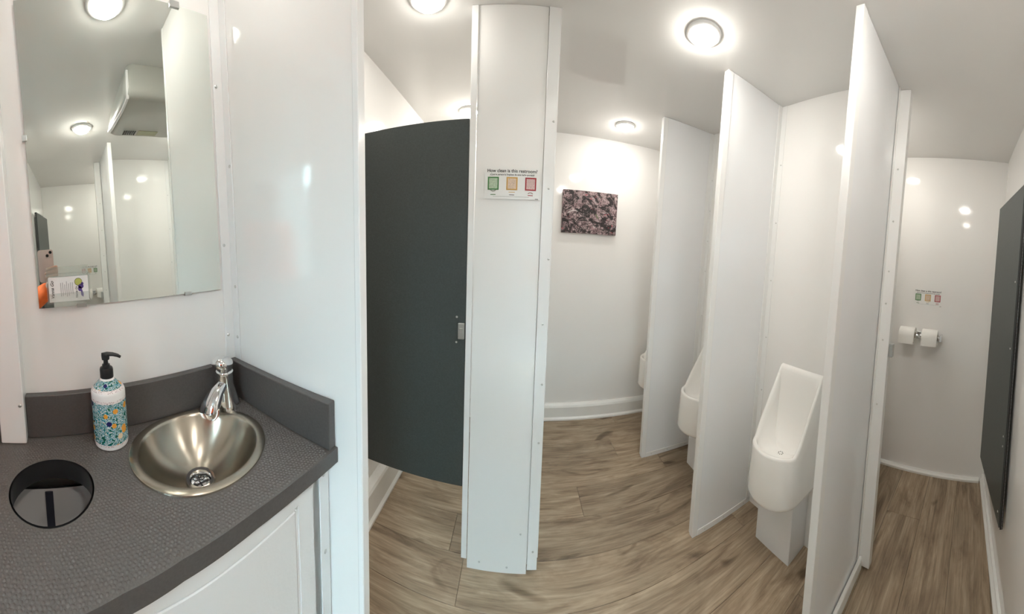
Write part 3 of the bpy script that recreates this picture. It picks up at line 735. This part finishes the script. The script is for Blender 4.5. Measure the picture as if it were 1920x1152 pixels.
# ------------------------------------------------------------------ urinals
def urinal_mesh():
    N1, N2, N3 = 10, 28, 12
    W, DEP, RAD = .127, .258, .10
    def outline(s_side, s_front, back):
        # D shape: from back-left forward, round the front, to back-right, along the back
        w_ = W*s_side; yb = back; yf = DEP*s_front; ys = yf - w_*.92
        pts = []
        for k in range(N1): pts.append((-w_, yb + (ys-yb)*k/N1))
        for k in range(N2+1):
            a = math.pi - math.pi*k/N2
            pts.append((w_*math.cos(a), ys + (yf-ys)*math.sin(a)))
        for k in range(1, N1+1): pts.append((w_, ys + (yb-ys)*k/N1))
        for k in range(1, N3): pts.append((w_ - 2*w_*k/N3, yb))
        return pts
    def ztop(y):
        d = max(0, min(1, (y-.012)/.165))
        base = .800 + (.500-.800)*d
        # soft fillet into the front lip
        s = max(0, min(1, (y-.13)/.10)); s = s*s*(3-2*s)
        return base*(1-s) + (.508)*s
    rings = []
    def add(sS, sF, back, zf): rings.append([(x, y, zf(x, y)) for x, y in outline(sS, sF, back)])
    zb = .292
    add(.70, .80, .0, lambda x, y: zb + .0)
    add(.96, .965, .0, lambda x, y: zb + .001)
    add(.99, .99, .0, lambda x, y: zb + .007)
    add(1.0, 1.0, .0, lambda x, y: zb + .020)
    for q in (.33, .66): add(1 - .04*q, 1 - .03*q, .0, lambda x, y, q=q: zb + .020 + (ztop(y)-.012-zb-.020)*q)
    add(.96, .97, .0, lambda x, y: ztop(y)-.010)
    add(.95, .962, .001, lambda x, y: ztop(y)-.003)
    add(.92, .945, .004, lambda x, y: ztop(y))
    add(.88, .915, .016, lambda x, y: ztop(y)+.0)
    add(.845, .895, .021, lambda x, y: ztop(y)-.005)
    add(.82, .88, .024, lambda x, y: ztop(y)-.016)
    zfl = .452
    for q, sS, sF, bk in ((.22, .80, .865, .030), (.5, .765, .84, .040), (.76, .70, .79, .054), (.92, .58, .71, .072), (.99, .40, .60, .090), (1.0, .22, .54, .104)):
        add(sS, sF, bk, lambda x, y, q=q: (ztop(y)-.016)*(1-q) + zfl*q)
    bm = bmesh.new(); loft(bm, rings); bmesh.ops.recalc_face_normals(bm, faces=bm.faces)
    me = bpy.data.meshes.new('basin'); bm.to_mesh(me); bm.free(); auto_smooth(me, 70); return me
UM = urinal_mesh()
def urinal(x, label):
    w = empty('urinal', (x, UR_Y, 0)); tag(w, label, 'urinal', 'white wall urinals')
    bs = link('basin', UM, 'porcelain', w)
    bm = bmesh.new()
    for k in range(7):
        a = 2*math.pi*k/7; loft(bm, [circ(.0022, .4525, 8, .010*math.cos(a), .122+.010*math.sin(a)), circ(.0022, .4532, 8, .010*math.cos(a), .122+.010*math.sin(a))])
    obj('drain_holes', bm, 'slot_dark', bs)
    boxes('maker_mark', [(-.028, -.004, .0005, .0008, -.004, .0)], 'ink_grey', bs).matrix_local = Matrix.Translation((-.02, .0165, .789)) @ Matrix.Rotation(math.radians(-28), 4, 'X')
    boxes('pedestal', [(-.092, .100, .001, .125, .0005, .293)], 'divider_white', w, bevel=.0015)
    return w
urinal(.742, 'white urinal on a box pedestal between the middle divider and the open stall')
urinal(1.335, 'white urinal half hidden behind the middle divider')
urinal(1.93, 'white urinal in the far bay beside the painting wall')

# ------------------------------------------------------------------ toilet paper
w = empty('toilet_paper_holder', (.315, BACK_Y, .905)); tag(w, 'chrome double toilet paper holder on the stall wall', 'paper holder')
boxes('wall_plate', [(-.085, .085, .0005, .010, -.030, .018)], 'chrome', w, bevel=.003)
for x in (-.100, .028):
    a = empty('arm') ; bpy.data.objects.remove(a)
    bm = bmesh.new(); tube(bm, [(x*.8, .008, -.004), (x, .035, -.004), (x, .066, -.002)], [.010, .008, .008], 12); obj('arm', bm, 'chrome', w, smooth=True)
for x in (-.045, .098):
    bm = bmesh.new(); tube(bm, [(x-.062, .066, 0), (x+.062, .066, 0)], [.009, .009], 12); obj('spindle', bm, 'chrome', w, smooth=True)
boxes('end_cap', [(-.122, -.104, .0005, .074, -.026, .016)], 'chrome', w, bevel=.004)
for x, lb in ((.315+.103, 'white toilet paper roll on the holder end beside the stall jamb'), (.315-.045, 'white toilet paper roll on the holder end towards the open door')):
    r = empty('toilet_paper_roll', (x, BACK_Y+.066, .905)); tag(r, lb, 'toilet paper', 'toilet paper rolls')
    lathe('paper', [(.021, -.050), (.049, -.050), (.0502, -.047), (.0502, .047), (.049, .050), (.021, .050)], 'paper', r, rot=(0, math.pi/2, 0), n=40, cap0=False, cap1=False)
    lathe('core', [(.0208, -.0495), (.0208, .0495), (.0195, .0495), (.0195, -.0495)], 'cardboard', r, rot=(0, math.pi/2, 0), n=28, cap0=False, cap1=False)
    boxes('loose_sheet', [(-.0495, .0495, .0500, .0508, -.050, .004)], 'paper', r)

# ------------------------------------------------------------------ photographer and phone, seen in the mirror
PHX0, PHX1, PHZ0, PHZ1 = -.0985, -.0300, 1.197, 1.342
ph = empty('smartphone', ((PHX0+PHX1)/2, -.002, PHZ0)); tag(ph, 'pale pink smartphone with two lenses held up in front of the mirror', 'phone')
pw = (PHX1-PHX0)/2; phh = PHZ1-PHZ0
bm = bmesh.new()
loft(bm, [[(x, y, z + phh/2) for x, z, y in [(a, b, yy) for a, b, _ in rrect(pw - ins, phh/2 - ins, .011, 0, 6)]] for yy, ins in ((-.0038, .001), (-.003, 0), (.003, 0), (.0038, .001))])
obj('body', bm, 'phone_back', ph, smooth=True)
boxes('screen', [(-pw+.004, pw-.004, -.0044, -.0038, .004, phh-.004)], 'phone_glass', ph)
cb = boxes('camera_plate', [(pw-.034, pw-.004, .0038, .0052, phh-.036, phh-.005)], 'phone_back', ph, bevel=.0006)
for lx, lz in ((pw-.012, phh-.013), (pw-.026, phh-.027)):
    lathe('lens', [(.0068, 0), (.0068, .0022), (.0055, .0024), (.0053, .0016), (.0003, .0016)], 'phone_glass', cb, loc=(lx, .0051, lz), rot=(-math.pi/2, 0, 0), n=22)

def capsule(bm, a, b_, ra, rb, n=14):
    a, b_ = Vector(a), Vector(b_); t = (b_-a); L = t.length; t = t/L if L > 1e-6 else Vector((0,0,1))
    u = t.cross(Vector((0,0,1)) if abs(t.z) < .9 else Vector((1,0,0))).normalized(); v = t.cross(u)
    rings = []
    for k in range(5):
        an = math.pi/2*(1 - k/5.0); rings.append((a - t*ra*math.sin(an), ra*math.cos(an) + 1e-4))
    rings.append((a, ra)); rings.append((b_, rb))
    for k in range(1, 6):
        an = math.pi/2*k/5.0; rings.append((b_ + t*rb*math.sin(an), rb*math.cos(an) + 1e-4))
    loft(bm, [[tuple(c + (u*math.cos(2*math.pi*q/n) + v*math.sin(2*math.pi*q/n))*r) for q in range(n)] for c, r in rings])
def remeshed(segs, voxel, smooth=4, extra=None):
    bm = bmesh.new()
    for s in segs: capsule(bm, *s)
    if extra: extra(bm)
    bmesh.ops.recalc_face_normals(bm, faces=bm.faces)
    me = bpy.data.meshes.new('tmp'); bm.to_mesh(me); bm.free()
    o = bpy.data.objects.new('tmp', me); COL.objects.link(o)
    md = o.modifiers.new('r', 'REMESH'); md.mode = 'VOXEL'; md.voxel_size = voxel
    sm = o.modifiers.new('s', 'SMOOTH'); sm.iterations = smooth; sm.factor = .5
    dg = bpy.context.evaluated_depsgraph_get(); out = bpy.data.meshes.new_from_object(o.evaluated_get(dg))
    bpy.data.objects.remove(o); bpy.data.meshes.remove(me); return out
def scaled(bm, c, r, s, n=20):
    res = bmesh.ops.create_uvsphere(bm, u_segments=n, v_segments=n//2, radius=r)
    bmesh.ops.scale(bm, vec=s, verts=res['verts']); bmesh.ops.translate(bm, vec=c, verts=res['verts'])

BX, BY = -.52, -.325                     # standing left of the lens, facing the mirror
def Bp(x, y, z): return (BX + x, BY + y, z)
sho_r, elb_r, wri_r = Bp(.185, 0, 1.415), Bp(.33, .145, 1.07), (-.064, -.046, 1.160)
sho_l, elb_l, wri_l = Bp(-.185, 0, 1.415), Bp(-.235, -.02, 1.13), Bp(-.22, .10, .90)
hip = .09
segs = [
    (Bp(0, 0, 1.02), Bp(0, 0, 1.12), .125, .118), (Bp(0, 0, 1.12), Bp(0, .01, 1.34), .115, .125),
    (Bp(-.13, 0, 1.40), Bp(.13, 0, 1.40), .062, .062), (Bp(-.07, 0, .97), Bp(.07, 0, .97), .115, .115), (Bp(-.07, .01, 1.25), Bp(.07, .01, 1.25), .10, .10),
    (Bp(0, 0, 1.42), Bp(0, .02, 1.54), .056, .052),
    (sho_r, elb_r, .052, .042), (elb_r, wri_r, .040, .026), (sho_l, elb_l, .052, .042), (elb_l, wri_l, .040, .026),
    (Bp(hip, 0, .92), Bp(hip+.01, .01, .50), .085, .056), (Bp(hip+.01, .01, .50), Bp(hip+.01, -.01, .09), .054, .036),
    (Bp(-hip, 0, .92), Bp(-hip-.01, .01, .50), .085, .056), (Bp(-hip-.01, .01, .50), Bp(-hip-.01, -.01, .09), .054, .036),
    (Bp(hip+.01, -.03, .045), Bp(hip+.015, .14, .035), .040, .033), (Bp(-hip-.01, -.03, .045), Bp(-hip-.015, .14, .035), .040, .033),
    (Bp(-.22, .12, .87), Bp(-.215, .14, .80), .028, .030)]
for k, (fx, fl_) in enumerate(((-.026, .06), (-.009, .068), (.008, .064), (.024, .052))):
    segs.append((Bp(-.215, .14+fx, .79), Bp(-.205, .15+fx, .79-fl_), .0095, .0075))
segs.append((Bp(-.205, .165, .84), Bp(-.19, .19, .79), .0105, .0085))
def head(bm):
    scaled(bm, Bp(0, .035, 1.635), .10, (.78, .95, 1.16)); scaled(bm, Bp(0, .065, 1.575), .06, (.9, .95, .85))
    capsule(bm, Bp(0, .128, 1.655), Bp(0, .140, 1.615), .010, .015)
    for s in (-1, 1): scaled(bm, Bp(s*.080, .03, 1.63), .028, (.35, .7, 1.1), 12)
    capsule(bm, Bp(-.018, .118, 1.578), Bp(.018, .118, 1.578), .010, .010)
body_me = remeshed(segs, .011, 5, head)
# right hand: palm behind the phone edge, fingers round the back, thumb on the screen
hs_ = [(wri_r, (-.030, -.022, 1.185), .024, .021), ((-.030, -.022, 1.185), (-.016, -.012, 1.222), .020, .013)]
for z_, ln, r in ((1.252, .040, .0078), (1.2345, .046, .0080), (1.217, .043, .0078), (1.201, .034, .0068)):
    z_ -= .004
    hs_ += [((-.016, -.014, 1.205), (-.0085, -.004, z_), .012, r+.0005), ((-.0085, -.004, z_), (-.0095, .0115, z_), r+.0005, r), ((-.0095, .0115, z_), (-.0095-ln*.55, .0135, z_-.004), r, r*.95), ((-.0095-ln*.55, .0135, z_-.004), (-.0095-ln, .0125, z_-.008), r*.95, r*.8)]
hs_ += [((-.024, -.022, 1.195), (-.030, -.024, 1.222), .013, .0105), ((-.030, -.024, 1.222), (-.050, -.0165, 1.240), .0100, .0085)]
hs_ = [hs_[0]] + [(Vector(a) + Vector((-.0125, 0, .014)), Vector(b) + Vector((-.0125, 0, .014)), ra, rb) for a, b, ra, rb in hs_[1:]]
hs_[0] = (hs_[0][0], hs_[1][0], .024, .021)
hand_me = remeshed(hs_, .0028, 3)
bmj = bmesh.new(); bmj.from_mesh(body_me); bmj.from_mesh(hand_me)
me = bpy.data.meshes.new('body'); bmj.to_mesh(me); bmj.free()
per = empty('person', (BX, BY, 0)); tag(per, 'person in an orange long-sleeved shirt holding up a phone, caught in the mirror', 'person')
me.transform(Matrix.Translation((-BX, -BY, 0)))
bd = link('body', me, 'skin', per, smooth=True)
def cloth(name, sg, mt, vox=.011, parent=None):
    me = remeshed(sg, vox, 3); me.transform(Matrix.Translation((-BX, -BY, 0))); me.materials.clear(); return link(name, me, mt, parent or per, smooth=True)
g_ = .011
cuff = tuple(Vector(elb_r).lerp(Vector(wri_r), .93))
cloth('shirt', [(a, b, ra+g_, rb+g_) for a, b, ra, rb in segs[0:5]] + [(sho_r, elb_r, .052+g_+.006, .042+g_+.006), (elb_r, cuff, .040+g_+.006, .030+g_), (sho_l, elb_l, .052+g_+.006, .042+g_+.006), (elb_l, wri_l, .040+g_+.004, .028+g_)], 'orange_cloth')
cloth('trousers', [(a, b, ra+g_, rb+g_) for a, b, ra, rb in [segs[3]] + segs[10:14]], 'navy_cloth')
for s in (1, -1): cloth('shoe', [(Bp(s*(hip+.01), -.035, .046), Bp(s*(hip+.015), .15, .040), .046, .040)], 'shoe', .009)
def hair_(bm): scaled(bm, Bp(0, .020, 1.665), .105, (.82, .95, .98))
hme = remeshed([(Bp(-.05, -.05, 1.60), Bp(.05, -.05, 1.60), .045, .045)], .010, 3, hair_); hme.transform(Matrix.Translation((-BX, -BY, 0))); hme.materials.clear(); link('hair', hme, 'hair', per, smooth=True)
for s in (-1, 1):
    ey = lathe('eye', [(.011, -.004), (.0105, .002), (.006, .0055), (.001, .0065)], 'eye_white', per, loc=(s*.031, .120, 1.638), rot=(-math.pi/2, 0, 0), n=16)
    lathe('iris', [(.005, .005), (.0045, .0066), (.0008, .0074)], 'slot_dark', ey, n=14)
